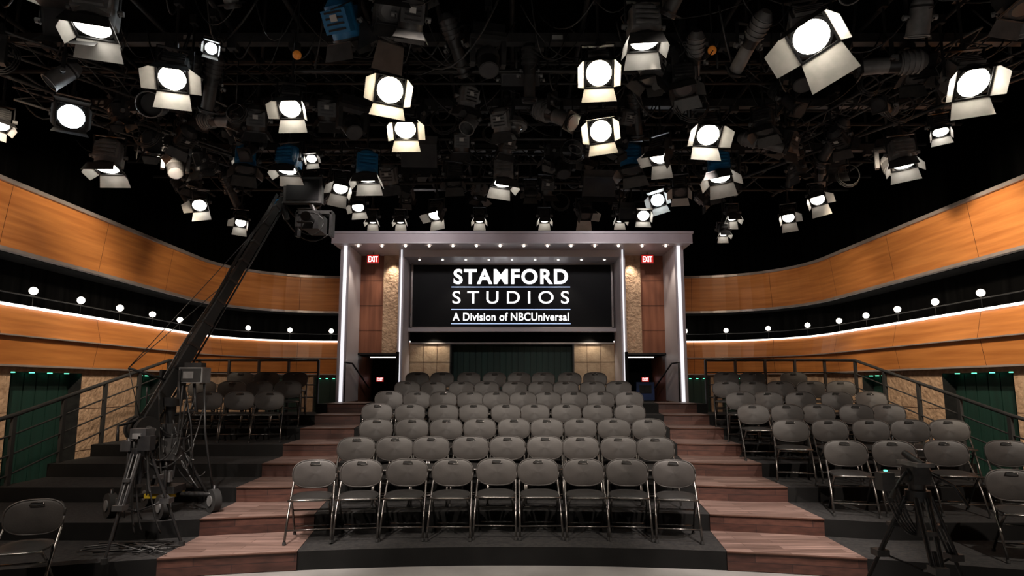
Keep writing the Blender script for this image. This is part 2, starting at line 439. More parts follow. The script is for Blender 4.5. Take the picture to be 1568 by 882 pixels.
# ------------------------------------------------------------------ portal (proscenium)
zL=zc(8)
b=MB()
for s_ in (-1,1):
    def bx(x0,x1,y0,y1,z0,z1,k):
        xs=sorted((s_*x0,s_*x1)); b.box((xs[0],y0,z0),(xs[1],y1,z1),k)
    bx(3.66,3.86,13.58,14.75,zL,4.92,'portal')
    bx(3.715,3.785,13.56,13.58,zL,4.92,'ledp')
    bx(2.50,2.62,14.0,15.0,zL,4.92,'portal')
    bx(2.545,2.575,13.985,14.0,zL,4.92,'ledp')
    bx(2.62,3.1,14.62,14.8,2.55,4.92,'stone')
    bx(3.1,3.66,14.66,14.8,2.55,4.92,'wood2')
    for zz in (3.1,3.7,4.3): bx(3.1,3.66,14.655,14.66,zz,zz+.008,'seam')
    bx(2.62,3.66,14.60,14.8,2.52,2.56,'metal')
    bx(3.66,3.72,14.75,16.3,.4,2.55,'wood2'); bx(2.56,2.62,13.9,16.3,.4,2.55,'black')
    bx(2.62,3.66,14.8,16.3,2.5,2.55,'black'); bx(2.62,3.66,16.2,16.3,.4,2.55,'black')
    bx(2.75,3.5,15.2,15.23,2.475,2.495,'led')
    for i in range(4): bx(2.62,3.66,13.9+i*.5,14.4+i*.5,.1,zL-.18*(i+1),'carpet')
    b.tube([(s_*3.6,13.3,zL+.85),(s_*3.6,13.9,zL+.85),(s_*3.55,15.4,zL+.3)],.02,'metal')
    b.tube([(s_*3.6,13.32,zL+.85),(s_*3.6,13.32,zL)],.02,'metal')
    bx(1.5,2.5,15.05,15.2,zL,2.82,'stonec')
    for xx in (1.83,2.16): bx(xx,xx+.008,15.045,15.05,zL,2.82,'seam')
    for zz in (1.9,2.36): bx(1.5,2.5,15.045,15.05,zz,zz+.008,'seam')
b.box((-3.98,13.25,4.92),(3.98,15.4,5.14),'portalr')
b.box((-4.0,13.22,5.12),(4.0,13.3,5.17),'portal')
b.box((-3.98,13.24,4.90),(3.98,13.3,4.93),'portal')
b.box((-2.5,14.0,4.76),(2.5,15.0,4.92),'portal')
b.box((-2.5,14.72,3.08),(2.5,15.0,3.17),'portal')
b.box((-2.5,15.1,2.82),(2.5,15.2,3.1),'black')
b.box((-2.5,15.02,2.80),(2.5,15.2,2.84),'trim')
b.box((-1.5,15.3,zL),(1.5,15.4,2.82),'green')
for i in range(20): b.box((-1.49+i*.15,15.28,zL),(-1.36+i*.15,15.3,2.8),'green')
b.box((-1.52,15.03,zL),(-1.48,15.3,2.82),'metal'); b.box((1.48,15.03,zL),(1.52,15.3,2.82),'metal')
for i in range(14):
    x=-3.45+6.9*i/13; b.cyl((x,13.5,4.90),(x,13.5,4.885),.024,'down',seg=12)
for i in range(9):
    x=-2.2+4.4*i/8; b.cyl((x,14.35,4.76),(x,14.35,4.748),.02,'down',seg=12)
b.obj('stage_portal')
def light(name,kind,loc,tgt,energy,col=(1,.88,.72),size=.08,angle=60,blend=.6,parent=None):
    l=bpy.data.lights.new(name,kind); l.energy=energy; l.color=col
    if kind=='SPOT': l.spot_size=math.radians(angle); l.spot_blend=blend; l.shadow_soft_size=size
    else: l.shadow_soft_size=size
    o=bpy.data.objects.new(name,l); sc.collection.objects.link(o); o.location=loc
    o.rotation_euler=(Vector(tgt)-Vector(loc)).to_track_quat('-Z','Y').to_euler()
    if parent:
        o.parent=parent; o.location=Vector(loc)-parent.location
    return o
for s_ in (-1,1):
    light('portal_downlight','SPOT',(s_*2.86,14.45,4.86),(s_*2.86,14.6,2),60,angle=75,size=.03)
    light('portal_downlight','SPOT',(s_*3.35,14.3,4.86),(s_*3.3,14.6,2),18,angle=75,size=.03)
    light('portal_downlight','SPOT',(s_*3.3,13.6,4.86),(s_*3.3,13.6,1),60,angle=90,size=.03)
    light('portal_downlight','SPOT',(s_*1.2,14.4,4.7),(s_*1.2,14.6,1),30,angle=90,size=.03)
    light('panel_downlight','SPOT',(s_*1.9,14.9,3.05),(s_*1.9,15.05,1.6),20,angle=110,size=.03)

def text(body,cx,y,zb,w,h,k,name,spacing=1.0,offset=0.0,parent=None,depth=.004):
    c=bpy.data.curves.new(name,'FONT'); c.body=body; c.align_x='CENTER'; c.space_character=spacing
    c.offset=offset; c.extrude=depth
    o=bpy.data.objects.new(name,c); sc.collection.objects.link(o)
    bpy.context.view_layer.update()
    dg=bpy.context.evaluated_depsgraph_get()
    me=bpy.data.meshes.new_from_object(o.evaluated_get(dg))
    bpy.data.objects.remove(o)
    xs=[v.co.x for v in me.vertices]; ys=[v.co.y for v in me.vertices]
    x0,x1,y0,y1=min(xs),max(xs),min(ys),max(ys)
    for v in me.vertices:
        X=(v.co.x-(x0+x1)/2)/(x1-x0)*w; Z=(v.co.y-y0)/(y1-y0)*h
        v.co=Vector((cx+X,y-v.co.z,zb+Z))
    me.materials.clear(); me.materials.append(M[k])
    o=bpy.data.objects.new(name,me); sc.collection.objects.link(o)
    if parent: o.parent=parent
    return o
b=MB()
b.box((-2.42,14.84,3.2),(2.42,14.95,4.73),'screen')
for a,c in (((-2.46,14.80,3.17),(-2.42,14.95,4.76)),((2.42,14.80,3.17),(2.46,14.95,4.76)),((-2.46,14.80,3.17),(2.46,14.95,3.2)),((-2.46,14.80,4.73),(2.46,14.95,4.76))): b.box(a,c,'trim')
scr=b.obj('video_screen')
text('STAMFORD',-.03,14.83,4.25,2.80,.38,'text','title_text',1.14,.03,scr)
text('STUDIOS',-.03,14.83,3.77,2.84,.31,'text','subtitle_text',1.6,.006,scr)
text('A Division of NBCUniversal',-.03,14.83,3.35,2.82,.20,'text','tagline_text',1.05,.018,scr)
b=MB()
for z,k in ((4.17,'textb'),(3.62,'textb'),(3.27,'textb')): b.box((-1.48,14.83,z),(1.42,14.838,z+.02),k)
o=b.obj('rule_lines'); o.parent=scr

def exit_sign(x,y,z,w,h):
    b=MB(); b.cbox((0,0,0),(w,.05,h),'metal'); b.cbox((0,-.027,0),(w*.92,.006,h*.88),'red')
    b.cyl((0,0,h/2),(0,0,h/2+.06),.01,'metal',seg=6)
    o=b.obj('exit_sign',(x,y,z))
    t=text('EXIT',0,-.033,-h*.32,w*.74,h*.62,'text','letters',1,.02); t.parent=o
exit_sign(-3.24,14.1,4.72,.30,.22); exit_sign(3.16,14.1,4.72,.30,.22)
exit_sign(-3.42,16.05,1.95,.2,.13); exit_sign(3.45,16.05,1.95,.2,.13)
b=MB(); b.cbox((0,0,0),(.45,.25,.45),'bluebox'); b.cbox((0,-.13,.05),(.3,.01,.2),'metal'); b.cbox((0,0,-.5),(.4,.22,.56),'metal'); b.obj('equipment_cabinet',(3.33,15.6,1.65))

# ------------------------------------------------------------------ lighting grid
GZ=5.78
b=MB()
y=1.0
while y<12.8:
    b.tube([(-6.9,y,GZ),(6.9,y,GZ)],.028,'pipe'); y+=.8
x=-6.4
while x<=6.5:
    b.tube([(x,.5,GZ+.06),(x,12.8,GZ+.06)],.028,'pipe'); x+=.8
for x in (-6.4,-3.2,0,3.2,6.4):
    for y in (1,4.2,7.4,10.6): b.tube([(x,y,GZ),(x,y,8)],.02,'pipe')
y=2
while y<12.5:
    b.tube([(-6.9,y,6.7),(6.9,y,6.7)],.03,'pipe'); y+=1.7
for y in (4.9,6.5,8.1,9.7):
    b.box((-6.2,y-.05,GZ-.16),(6.2,y+.05,GZ-.05),'housing')
    for i in range(18):
        x=-5.9+i*.69; b.box((x-.05,y-.07,GZ-.24),(x+.05,y+.03,GZ-.16),'housing')
        if i%3==0: b.box((x+.14,y-.054,GZ-.13),(x+.26,y-.05,GZ-.08),'label')
        b.tube(sagline((x,y,GZ-.24),(x+.3,y-.2,GZ-.15),.18,6),.01,'cable',seg=5)
for (a,c) in (((-6.3,5.5,5.25),(-3.4,9.9,5.15)),((6.3,5.6,5.25),(3.6,9.9,5.15)),((-3.4,9.9,5.15),(3.6,9.9,5.15)),((-2.5,6.6,5.35),(2.6,6.6,5.35)),((-2.8,8.3,5.25),(3.0,8.3,5.25))):
    b.tube([a,c],.025,'pipe')
    for e in (.05,.5,.95):
        q=Vector(a).lerp(Vector(c),e); b.tube([q,(q.x,q.y,GZ)],.015,'pipe')
b.obj('lighting_grid')
def truss(p0,p1,w=.22,k='alu'):
    p0=Vector(p0);p1=Vector(p1);t=(p1-p0).normalized();u=t.cross(Vector((0,0,1))).normalized();up=u.cross(t)
    b=MB(); L=(p1-p0).length; n=int(L/.28)
    c=[-u*w/2,u*w/2,-up*w*.87 if up.z>0 else up*w*.87]
    for q in c: b.tube([q,q+p1-p0],.016,k)
    for i in range(n):
        a=t*(L*i/n); d=t*(L*(i+1)/n)
        for j in range(3):
            b.tube([a+c[j],d+c[(j+1)%3]],.008,k,seg=5)
    for e in (0.1,.9):
        q=t*L*e; b.tube([q,q+Vector((0,0,GZ-(p0.z+(p1.z-p0.z)*e)))],.012,'pipe')
    b.obj('lighting_truss',p0)
truss((-6.6,4.6,5.5),(-4.3,7.6,5.5)); truss((-5.9,6.9,5.35),(-4.2,9.4,5.35)); truss((5.0,6.0,5.5),(3.9,9.3,5.45))
truss((6.6,5.0,5.6),(5.2,8.0,5.5)); truss((-6.6,3.6,5.7),(-2.8,4.9,5.75)); truss((3.2,4.9,5.7),(6.8,4.6,5.7))
truss((-3.0,9.3,5.45),(3.0,9.3,5.45),k='pipe'); truss((-3.6,7.0,5.6),(3.6,7.0,5.6),k='pipe')
b=MB()
for i in range(210):
    x=random.uniform(-6,6); y=random.uniform(4.2,11); a=(x,y,GZ)
    c=(x+random.uniform(-1.3,1.3),y+random.uniform(-.8,.8),GZ-random.choice((0,0,.3)))
    b.tube(sagline(a,c,random.uniform(.1,.65)),random.choice((.006,.009,.012)),'cable',seg=5)
for i in range(18):
    x=random.uniform(-5.5,5.5); y=random.uniform(6,10.5); r=random.uniform(.1,.18); z=random.uniform(4.9,5.3)
    for k in range(3):
        b.tube([(x+math.cos(t*.5)*(r+k*.012),y+k*.02,z+math.sin(t*.5)*(r+k*.012)) for t in range(14)],.007,'cable',seg=5)
    b.tube([(x,y,z+r),(x,y,GZ)],.006,'cable',seg=5)
b.obj('overhead_cables')

def place_frame(loc,tgt):
    d=(Vector(tgt)-Vector(loc)).normalized()
    yaw=math.atan2(d.y,d.x)-math.pi/2; pitch=math.asin(max(-1,min(1,d.z)))
    return Matrix.Rotation(yaw,4,'Z'), Matrix.Rotation(yaw,4,'Z')@Matrix.Rotation(pitch,4,'X'), d
def yoke(b,Y,r,h):
    b.box((-r-.03,-.02,-.03),(-r-.018,.02,h),'metal',Y); b.box((r+.018,-.02,-.03),(r+.03,.02,h),'metal',Y)
    b.box((-r-.03,-.02,h-.012),(r+.03,.02,h),'metal',Y)
    for s_ in (-1,1): b.cyl((s_*(r+.01),0,0),(s_*(r+.06),0,0),.025,'greyh',seg=8,X=Y)
    b.tube([Y@Vector((r*.6,.0,h)),Y@Vector((r*1.3,-.1,h*.6)),Y@Vector((r*.5,-r*1.4,h*.1)),Y@Vector((0,-r*1.5,0))],.006,'cable',seg=5)
def hang(b,loc,h):
    top=GZ-loc[2]
    b.cyl((0,0,h),(0,0,top),.014,'pipe',seg=8)
    b.cyl((0,0,h),(0,0,h+.06),.03,'metal',seg=8)
    b.cbox((0,0,top),(.07,.09,.1),'metal')
def fresnel(x,y,z,tgt,r=.13,lens='lensd',body='housing',flare=None,dl=.95,lamp=None,roll=None,dk=None,name='fresnel_studio_light'):
    loc=Vector((x,y,z)); Y,X0,d=place_frame(loc,tgt); b=MB(); r=r*.86; L=r*2.3
    if flare is None: flare=[random.uniform(5,60) for _ in range(4)]
    if roll is None: roll=random.uniform(-.35,.35)
    X=X0; XR=X0@Matrix.Rotation(roll,4,'Y')
    dk=dk or ('doord' if lens=='lensoff' else 'door')  # doors of burning fixtures take the paler, lit tone
    b.cyl((0,-L*.55,0),(0,L*.45,0),r*1.08,body,seg=14,X=X)
    b.box((-r*1.0,-L*.45,-r*1.12),(r*1.0,L*.25,r*1.0),body,X)
    b.cyl((0,-L*.75,0),(0,-L*.55,0),r*.6,body,r1=r*1.05,seg=14,X=X)
    for i in range(4):
        yy=-L*.4+i*L*.17; b.box((-r*.8,yy,r*1.0),(r*.8,yy+L*.07,r*1.22),body,X)
        b.box((-r*.7,yy,-r*1.2),(r*.7,yy+L*.06,-r*1.1),'metal',X)
    b.box((-r*.3,-L*.3,-r*1.215),(r*.25,-L*.1,-r*1.205),'label',X)
    b.cyl((0,L*.45,0),(0,L*.52,0),r*1.16,'metal',seg=16,X=X)
    b.cyl((0,L*.52,0),(0,L*.55,0),r*.97,lens,r1=r*.75,seg=20,X=X)
    h=r*1.14; yf=L*.56
    for q in ((-h,-h,h,-h*.88),(-h,h*.88,h,h),(-h,-h,-h*.88,h),(h*.88,-h,h,h)):
        b.box((q[0],yf-.012,q[1]),(q[2],yf+.004,q[3]),'metal',XR)
    for k,ang in enumerate(flare):
        l=r*dl*(1.25 if k==1 else 1.0)
        a=math.radians(ang); oy=l*math.cos(a); oo=l*math.sin(a)
        wide=h*(1.0 if k<2 else .95); wt=wide*(1.2 if k<2 else .7)
        R=Matrix.Rotation([0,math.pi,math.pi/2,-math.pi/2][k],4,'Y')
        q=[(-wide,yf,h),(wide,yf,h),(wt,yf+oy,h+oo),(-wt,yf+oy,h+oo)]
        n=Vector((0,-math.sin(a),math.cos(a)))*.004
        b.add([Vector(p) for p in q],[(0,1,2,3)],dk,XR@R)
        b.add([Vector(p)+n for p in q],[(3,2,1,0)],'housing',XR@R)
    yoke(b,Y,r*1.12,r*2.0); hang(b,loc,r*2.0)
    o=b.obj(name,loc)
    if lamp:
        p=loc+d*(L*.6+r*dl*1.25+.02)
        light('lamp','SPOT',p,tgt,lamp[0],col=lamp[2] if len(lamp)>2 else (1,.88,.74),angle=lamp[1],size=.06,parent=o)
    return o
def ellips(x,y,z,tgt,r=.08,lens='lensoff',body='housing'):
    loc=Vector((x,y,z)); Y,X,d=place_frame(loc,tgt); b=MB()
    b.cyl((0,-.30,0),(0,-.1,0),r*1.1,body,seg=12,X=X); b.cyl((0,-.36,0),(0,-.30,0),r*.6,body,r1=r*1.1,seg=12,X=X)
    for i in range(4): b.cyl((0,-.29+i*.05,0),(0,-.27+i*.05,0),r*1.25,body,seg=12,X=X)
    b.cyl((0,-.1,0),(0,.0,0),r*1.0,'metal',r1=r*.85,seg=12,X=X); b.cyl((0,0,0),(0,.26,0),r*.85,body,seg=12,X=X)
    b.cyl((0,.26,0),(0,.30,0),r*1.0,'metal',seg=12,X=X); b.cyl((0,.30,0),(0,.305,0),r*.85,lens,seg=12,X=X)
    b.box((-r*1.1,.26,-r*1.15),(r*1.1,.275,r*1.15),'metal',X)
    for a_ in (-1,1): b.box((a_*r*1.3-.01,-.06,-.03),(a_*r*1.3+.01,-.03,.03),'greyh',X)
    yoke(b,Y,r*1.1,.24); hang(b,loc,.24)
    return b.obj('ellipsoidal_spotlight',loc)
def moving(x,y,z,tgt,r=.11,body='housing',lens='lensoff'):
    loc=Vector((x,y,z)); Y,X,d=place_frame(loc,tgt); b=MB()
    b.sphere((0,-.02,0),r*1.15,body,X=X,seg=14,rings=9,sc3=(1,1.2,1)); b.cyl((0,.04,0),(0,.17,0),r*1.05,'metal',r1=r*.95,seg=16,X=X)
    b.cyl((0,.17,0),(0,.175,0),r*.85,lens,seg=16,X=X)
    for s_ in (-1,1):
        b.box((s_*r*1.45-.025,-.05,-.06),(s_*r*1.45+.025,.05,.2),body,Y)
    b.box((-r*1.7,-.06,.2),(r*1.7,.06,.25),body,Y); b.box((-.16,-.11,.26),(.16,.11,.35),'metal',Y); b.box((-.05,-.115,.28),(.05,-.11,.33),'blue',Y)
    hang(b,loc,.35)
    return b.obj('moving_head_light',loc)
def parcan(x,y,z,tgt,r=.09,body='housing',lens='lensoff'):
    loc=Vector((x,y,z)); Y,X,d=place_frame(loc,tgt); b=MB()
    b.cyl((0,-.12,0),(0,.16,0),r,body,r1=r*1.08,seg=16,X=X,caps=False); b.cyl((0,-.2,0),(0,-.12,0),r*.55,body,r1=r,seg=16,X=X)
    b.cyl((0,.05,0),(0,.06,0),r*.95,lens,seg=16,X=X); b.cyl((0,-.1,0),(0,-.08,0),r*1.05,'metal',seg=16,X=X)
    b.tube([(math.cos(a*.3927)*r*1.08,.16,math.sin(a*.3927)*r*1.08) for a in range(17)],.008,'greyh',X=X)
    yoke(b,Y,r,.2); hang(b,loc,.2)
    return b.obj('par_can_light',loc)
def panel(x,y,z,tgt,w=.5,h=.32,k='lensoff'):
    loc=Vector((x,y,z)); Y,X,d=place_frame(loc,tgt); b=MB()
    b.box((-w/2,-.08,-h/2),(w/2,.02,h/2),'housing',X); b.box((-w/2+.02,.02,-h/2+.02),(w/2-.02,.025,h/2-.02),k,X)
    for i in range(5): b.box((-w/2+.05+i*w*.18,-.11,-h/2+.03),(-w/2+.08+i*w*.18,-.08,h/2-.03),'metal',X)
    for s_ in (-1,1):
        q=[(-w/2,.02,s_*h/2),(w/2,.02,s_*h/2),(w/2*1.1,.2,s_*h*.8),(-w/2*1.1,.2,s_*h*.8)]
        b.add(q,[(0,1,2,3)],'housing',X)
    yoke(b,Y,w/2,h*.9); hang(b,loc,h*.9)
    return b.obj('softlight_panel',loc)

F=fresnel
F(-3.48,5.96,5.0,(-1.8,2.2,0),.15,'lensn',flare=(10,35,60,55),dl=1.15,roll=.05)
F(-4.98,6.61,4.8,(-.5,.5,2.6),.15,'lensc',flare=(70,70,70,70),dl=.3,roll=0,dk='doord')
F(-1.31,6.24,4.98,(-.2,1.2,.9),.16,'lensw',flare=(5,35,50,30),roll=-.1)
F(-1.24,6.85,4.84,(-.8,3.0,0),.14,'lensw',flare=(5,35,30,50),roll=.05)
F(.88,5.9,5.0,(.4,1.4,.7),.15,'lensw',flare=(5,40,30,30),roll=0)
F(1.08,7.15,4.9,(.3,1.0,.9),.15,'lensw',flare=(10,45,40,35),roll=.1)
F(-2.44,6.44,4.9,(-1.4,2.9,.2),.13,'lensn',flare=(10,40,60,20),dl=1.1,roll=.15)
F(2.29,6.93,4.8,(1.9,2.6,.0),.15,'lensn',flare=(15,30,40,55),dl=1.1,roll=-.1)
F(2.70,5.22,5.0,(1.4,1.4,.8),.18,'lensn','greyh',flare=(10,50,65,20),dl=1.5,roll=.5)
F(4.60,5.88,4.9,(3.8,1.4,.4),.17,'lensn','greyh',flare=(10,50,45,35),dl=1.0,roll=.1)
F(-3.22,6.18,5.4,(-1.6,1.5,1.2),.07,'lensc',dl=.5)
F(-3.72,5.1,5.12,(-3.5,4.3,0),.17,'lensd','greyh',flare=(20,30,25,25))
F(-4.96,9.46,4.7,(-3.4,6.5,1.0),.12,flare=(30,20,65,10),dl=1.3)
F(-4.6,10.15,4.6,(-3.4,7.5,1),.10,flare=(20,30,60,5),dl=1.4)
for x,z,r in ((-2.40,4.68,.085),(-1.92,4.68,.085),(-.56,4.7,.09),(.56,4.7,.09),(1.86,4.7,.085),(3.79,4.75,.1),(3.63,4.45,.08)):
    F(x,10.3,z,(x*.97,8.3,.0),r,flare=(0,30,28,28),dl=1.3,roll=0)
F(-1.27,10.05,4.72,(-2.2,7,.5),.12,flare=(10,30,60,5),dl=1.3)
F(1.21,10.05,4.72,(2.1,7,.5),.12,'lensoff',flare=(10,50,5,60),dk='door',dl=1.3)
F(2.35,9.65,4.82,(1.6,4.5,.8),.12,'lensc',flare=(50,50,60,50)); F(2.15,9.8,4.62,(1.6,6,.5),.11)
F(4.72,10.2,4.7,(3.0,7.0,1),.11,flare=(10,50,10,60),dl=1.3); F(4.77,9.3,4.75,(3.4,6.4,1),.12,flare=(10,50,10,60),dl=1.3)
F(5.09,7.7,4.8,(4.7,6.6,0),.15,'lensd','greyh',flare=(10,30,30,40))
F(-.12,8.3,4.75,(-.1,7.5,0),.15,'lensd','greyh',flare=(10,30,30,30))
F(-2.01,8.2,4.8,(-1.8,7.5,0),.16,'lensd','blue',flare=(10,30,30,30))
F(1.65,8.2,4.9,(1.5,7.4,0),.16,'lensoff','blue')
F(2.87,8.2,4.8,(2.5,6.7,0),.16,'lensd','blue',flare=(20,55,35,50),dl=1.2)
F(1.23,5.36,5.12,(1.25,4.9,0),.15,'lensd','greyh',flare=(10,30,30,30))
F(-1.62,5.5,5.25,(-1.0,7.5,2.5),.15,'lensoff','blue'); F(-1.15,5.5,5.3,(-3,7.5,3.5),.16,'lensoff',flare=(30,30,30,30),dl=1.5)
F(-5.16,7.55,4.7,(-4.9,6.7,0),.16,'lensd','greyh',flare=(20,40,35,35))
F(-3.7,8.2,4.9,(-3.3,7.3,0),.15,'lensoff','blue'); F(-3.1,8.2,4.9,(-3.3,7.2,0),.15,'lensd','blue',flare=(20,50,35,30))
F(-2.52,8.72,4.75,(-1.6,6.0,.5),.12,flare=(20,50,50,10),dl=1.4); F(-2.5,9.7,4.75,(-2.0,7.2,.5),.11,flare=(20,30,50,10))
F(-2.85,8.4,5.05,(-2.2,5.8,1),.08); F(1.98,7.84,4.9,(.6,6.4,1.4),.13,flare=(10,50,60,0),dl=1.3)
F(2.6,9.2,4.85,(2.0,7.0,.5),.12,'lensoff',dk='door'); F(5.4,7.4,5.05,(4.6,5.8,.5),.10)
F(-6.2,7.1,5.0,(-4.6,5.5,0),.10); F(-3.15,9.2,4.95,(-2.8,7.5,.5),.1,'lensoff',dk='door'); F(-4.1,8.9,5.2,(-3.5,6.8,.5),.07)
F(.3,9.6,4.95,(.3,8.0,.2),.1,'lensoff'); F(-.9,9.1,5.0,(-.5,8,0),.13,'lensoff'); F(3.3,9.4,5.0,(2.8,8,.2),.1,'lensoff')
ellips(.52,7.0,5.0,(2.2,5.6,3.6),.1,'lensoff','greyh'); ellips(-3.58,7.15,5.0,(-2.4,6.6,4.7),.08,'lensoff','greyh')
ellips(3.38,7.86,5.0,(4.4,7.4,4.5),.08,'lensoff','greyh'); ellips(3.9,6.0,5.1,(2.6,6.3,5.1),.1,'lensoff','greyh')
ellips(3.3,7.0,5.2,(3.6,6,4),.08); ellips(-4.3,7.9,5.3,(-3,7,4.8),.08); ellips(-.6,6.2,5.4,(.3,8,3),.08,'lensoff','housing')
ellips(.2,6.6,5.3,(.2,7.2,3),.08); ellips(4.6,7.2,5.2,(3.4,6.0,4.8),.08,'lensoff','greyh'); ellips(-2.9,7.4,5.3,(-1.9,6.8,4.9),.08,'lensoff','greyh')
parcan(-4.11,6.7,5.0,(-3.0,1.5,2.5),.13,'metal')
panel(-1.31,8.3,5.0,(-1.0,2,3)); panel(1.35,9.2,4.85,(1.8,3,3.2),.5,.3); panel(-4.0,5.2,5.05,(-3,1,3.5),.45,.24)
panel(2.0,10.0,4.65,(2,3,3.5),.4,.2); panel(.1,6.8,5.35,(.1,3,3.4),.45,.14)
for x,y,z,tx,ty in ((-.25,6.0,5.15,-.1,5.2),(-2.0,7.3,5.0,-1.2,6.2),(3.15,6.3,5.15,2.9,5.6),(-5.5,6.0,5.2,-5,5),(5.5,8.6,5.0,5,7.5),(1.7,6.5,5.25,1.2,6),(-4.9,8.6,4.95,-4.2,7.6),(.75,8.7,5.0,.8,8)):
    moving(x,y,z,(tx,ty,3.5),.11,random.choice(('housing','metal')))
for i in range(12):
    x=random.uniform(-5.5,5.5); y=random.choice((5.2,6.3,7.5,8.6,9.4)); parcan(x,y,random.uniform(5.0,5.45),(x+random.uniform(-1,1),y+random.uniform(-1.2,1.2),3.8),.09,random.choice(('housing','greyh')))
b=MB(); b.cyl((0,0,.02),(0,0,.12),.16,'greyh',r1=.1,seg=20); b.sphere((0,0,.02),.12,'lensoff',sc3=(1,1,.9)); b.cyl((0,0,0),(0,0,.03),.17,'greyh',seg=20); b.cyl((0,0,.1),(0,0,GZ-4.98),.02,'pipe'); b.obj('dome_camera',(.02,7.3,4.98))
for x,y,z in ((-2.2,5.9,5.15),(2.05,5.9,5.2),(-2.6,5.2,5.4)):
    b=MB(); b.sphere((0,0,0),.045,'amber'); b.cyl((0,0,.04),(0,0,.12),.035,'metal'); b.cyl((0,0,.1),(0,0,GZ-z),.008,'cable',seg=6); b.obj('work_lamp',(x,y,z))
for i in range(60):
    x=random.uniform(-6,6); y=random.choice((5.0,5.6,6.4,7.2,8.0,8.8,9.6,10.3)); z=random.uniform(4.98,5.5)
    tg=(x+random.uniform(-1.6,1.6),y+random.uniform(-2.0,3),0)
    q=random.random()
    if q<.55: F(x,y,z,tg,random.uniform(.09,.14),'lensoff',random.choice(('housing','housing','greyh')))
    elif q<.59: F(x,y,z,(x+random.uniform(-1,1),y-.8,0),.07,'lensd','housing')
    else: ellips(x,y,z,(tg[0],tg[1],3.5),.08,'lensoff',random.choice(('housing','housing','greyh')))

# lamps added, mostly out of view, to brighten seating, aisles and side walls
key=(1,.87,.75)
for x,y,tx,ty,tz,e,a in ((-2.6,2.6,-1.5,8.0,.4,850,50),(2.6,2.6,1.5,8.0,.4,850,50),(-.9,3.4,0,10,.6,520,48),(1.6,3.4,1.6,11,.8,460,48),
                       (-5.2,3.0,-3.6,8.0,.3,500,52),(5.2,3.0,4.6,8.2,.3,850,52)):
    F(x,y,5.35,(tx,ty,tz),.15,'lensoff','housing',flare=(30,30,30,30),lamp=(e,a,key))
for x,y,tx,ty,tz,e,a in ((-2.9,4.4,-2.7,6.8,.3,1000,34),(2.9,4.4,2.7,6.8,.3,1000,34),(-2.4,7.6,-3.0,10.2,.9,220,46),(2.4,7.6,3.0,10.2,.9,220,46),
                       (0,4.2,0,6.0,0,220,70)):
    F(x,y,5.35,(tx,ty,tz),.13,'lensoff','housing',flare=(30,30,30,30),lamp=(e,a,(1,.87,.8)))
for s_ in (-1,1):
    for x,y,z,tx,ty,tz,e,a in ((4.4,4.4,4.95,7.2,7.0,3.5,900,74),(4.4,7.9,5.1,7.2,10.0,3.4,480,80),(3.6,10.6,5.3,6.6,14.2,3.4,220,70),(3.6,11.2,5.3,7.2,11.2,1.6,200,60)):
        F(s_*x,y,z,(s_*tx,ty,tz),.12,'lensoff','housing',flare=(40,40,40,40),lamp=(e,a,(1,.82,.62)))  # added washers that brighten the wood bands and side walls
    # washers added to brighten the portal fascia, hung past the last row of lamps
    F(s_*2.0,11.3,5.35,(s_*2.1,13.4,4.85),.10,'lensoff','housing',flare=(50,50,50,50),lamp=(75,125,(1,.93,.95)))
for x,y in ((-3,-.6),(0,-.6),(3,-.6),(-3,1.6),(0,1.7),(3,1.6)):
    F(x,y,5.35,(x,y+.1,0),.15,'lensoff','housing',flare=(30,30,30,30),lamp=(1000,62,(1,.93,.86)))  # added stage wash, its floor bounce lifts the underside of the rig

# ------------------------------------------------------------------ camera crane
bx_,by_,bz_=-4.0,7.3,zc(2)
b=MB()
wheels=[(.58,-.02),(-.42,-.3),(-.38,.34),(.2,-.38)]
for wx,wy in wheels:
    b.tube([(0,0,.2),(wx*.9,wy*.9,.2),(wx,wy,.2)],.028,'metal',seg=8)
    b.cyl((wx-.03,wy-.03,.13),(wx+.02,wy+.03,.13),.13,'rubber',seg=20)
    b.cyl((wx-.038,wy-.038,.13),(wx+.028,wy+.038,.13),.06,'greyh',seg=12)
    b.tube([(wx,wy,.3),(wx,wy,.13)],.02,'metal')
    b.tube([(wx*.85,wy*.85,.22),(0,0,.95)],.02,'metal')
b.cbox((0,0,.2),(.3,.3,.05),'yellow'); b.cbox((0.05,-.05,.27),(.3,.26,.08),'metal')
b.cyl((0,0,.2),(0,0,1.25),.06,'metal',seg=14); b.cyl((0,0,.8),(0,0,1.0),.1,'housing',seg=14); b.cyl((0,0,1.2),(0,0,1.3),.12,'metal',seg=16)
for s_ in (-1,1): b.box((s_*.11-.015,-.07,1.28),(s_*.11+.015,.07,1.62),'metal')
piv=Vector((-.02,0,1.48)); tip=Vector((.72,1.2,4.08)); d=(tip-piv).normalized(); rear=piv-d*.6
u=Vector((d.y,-d.x,0)).normalized(); up=u.cross(d).normalized()
vs=[]
for p,w in ((rear,.07),(piv,.07),(tip,.04)):
    for a,c in ((-1,-1),(1,-1),(1,1),(-1,1)): vs.append(p+u*a*w*.7+up*c*w)
b.add(vs,[(0,1,5,4),(1,2,6,5),(2,3,7,6),(3,0,4,7),(4,5,9,8),(5,6,10,9),(6,7,11,10),(7,4,8,11),(3,2,1,0),(8,9,10,11)],'rubber')
for i in range(9):
    q=piv.lerp(tip,(i+.5)/9); w=.078-.036*(i+.5)/9
    X=Matrix.Translation(q)@Matrix((( u.x,d.x,up.x,0),(u.y,d.y,up.y,0),(u.z,d.z,up.z,0),(0,0,0,1)))
    b.cbox((0,0,0),(w*1.5,.03,w*2.1),'metal',X)
b.tube([rear-up*.12,piv-up*.12,tip-up*.08],.012,'metal')
mast=piv+up*.5-d*.1
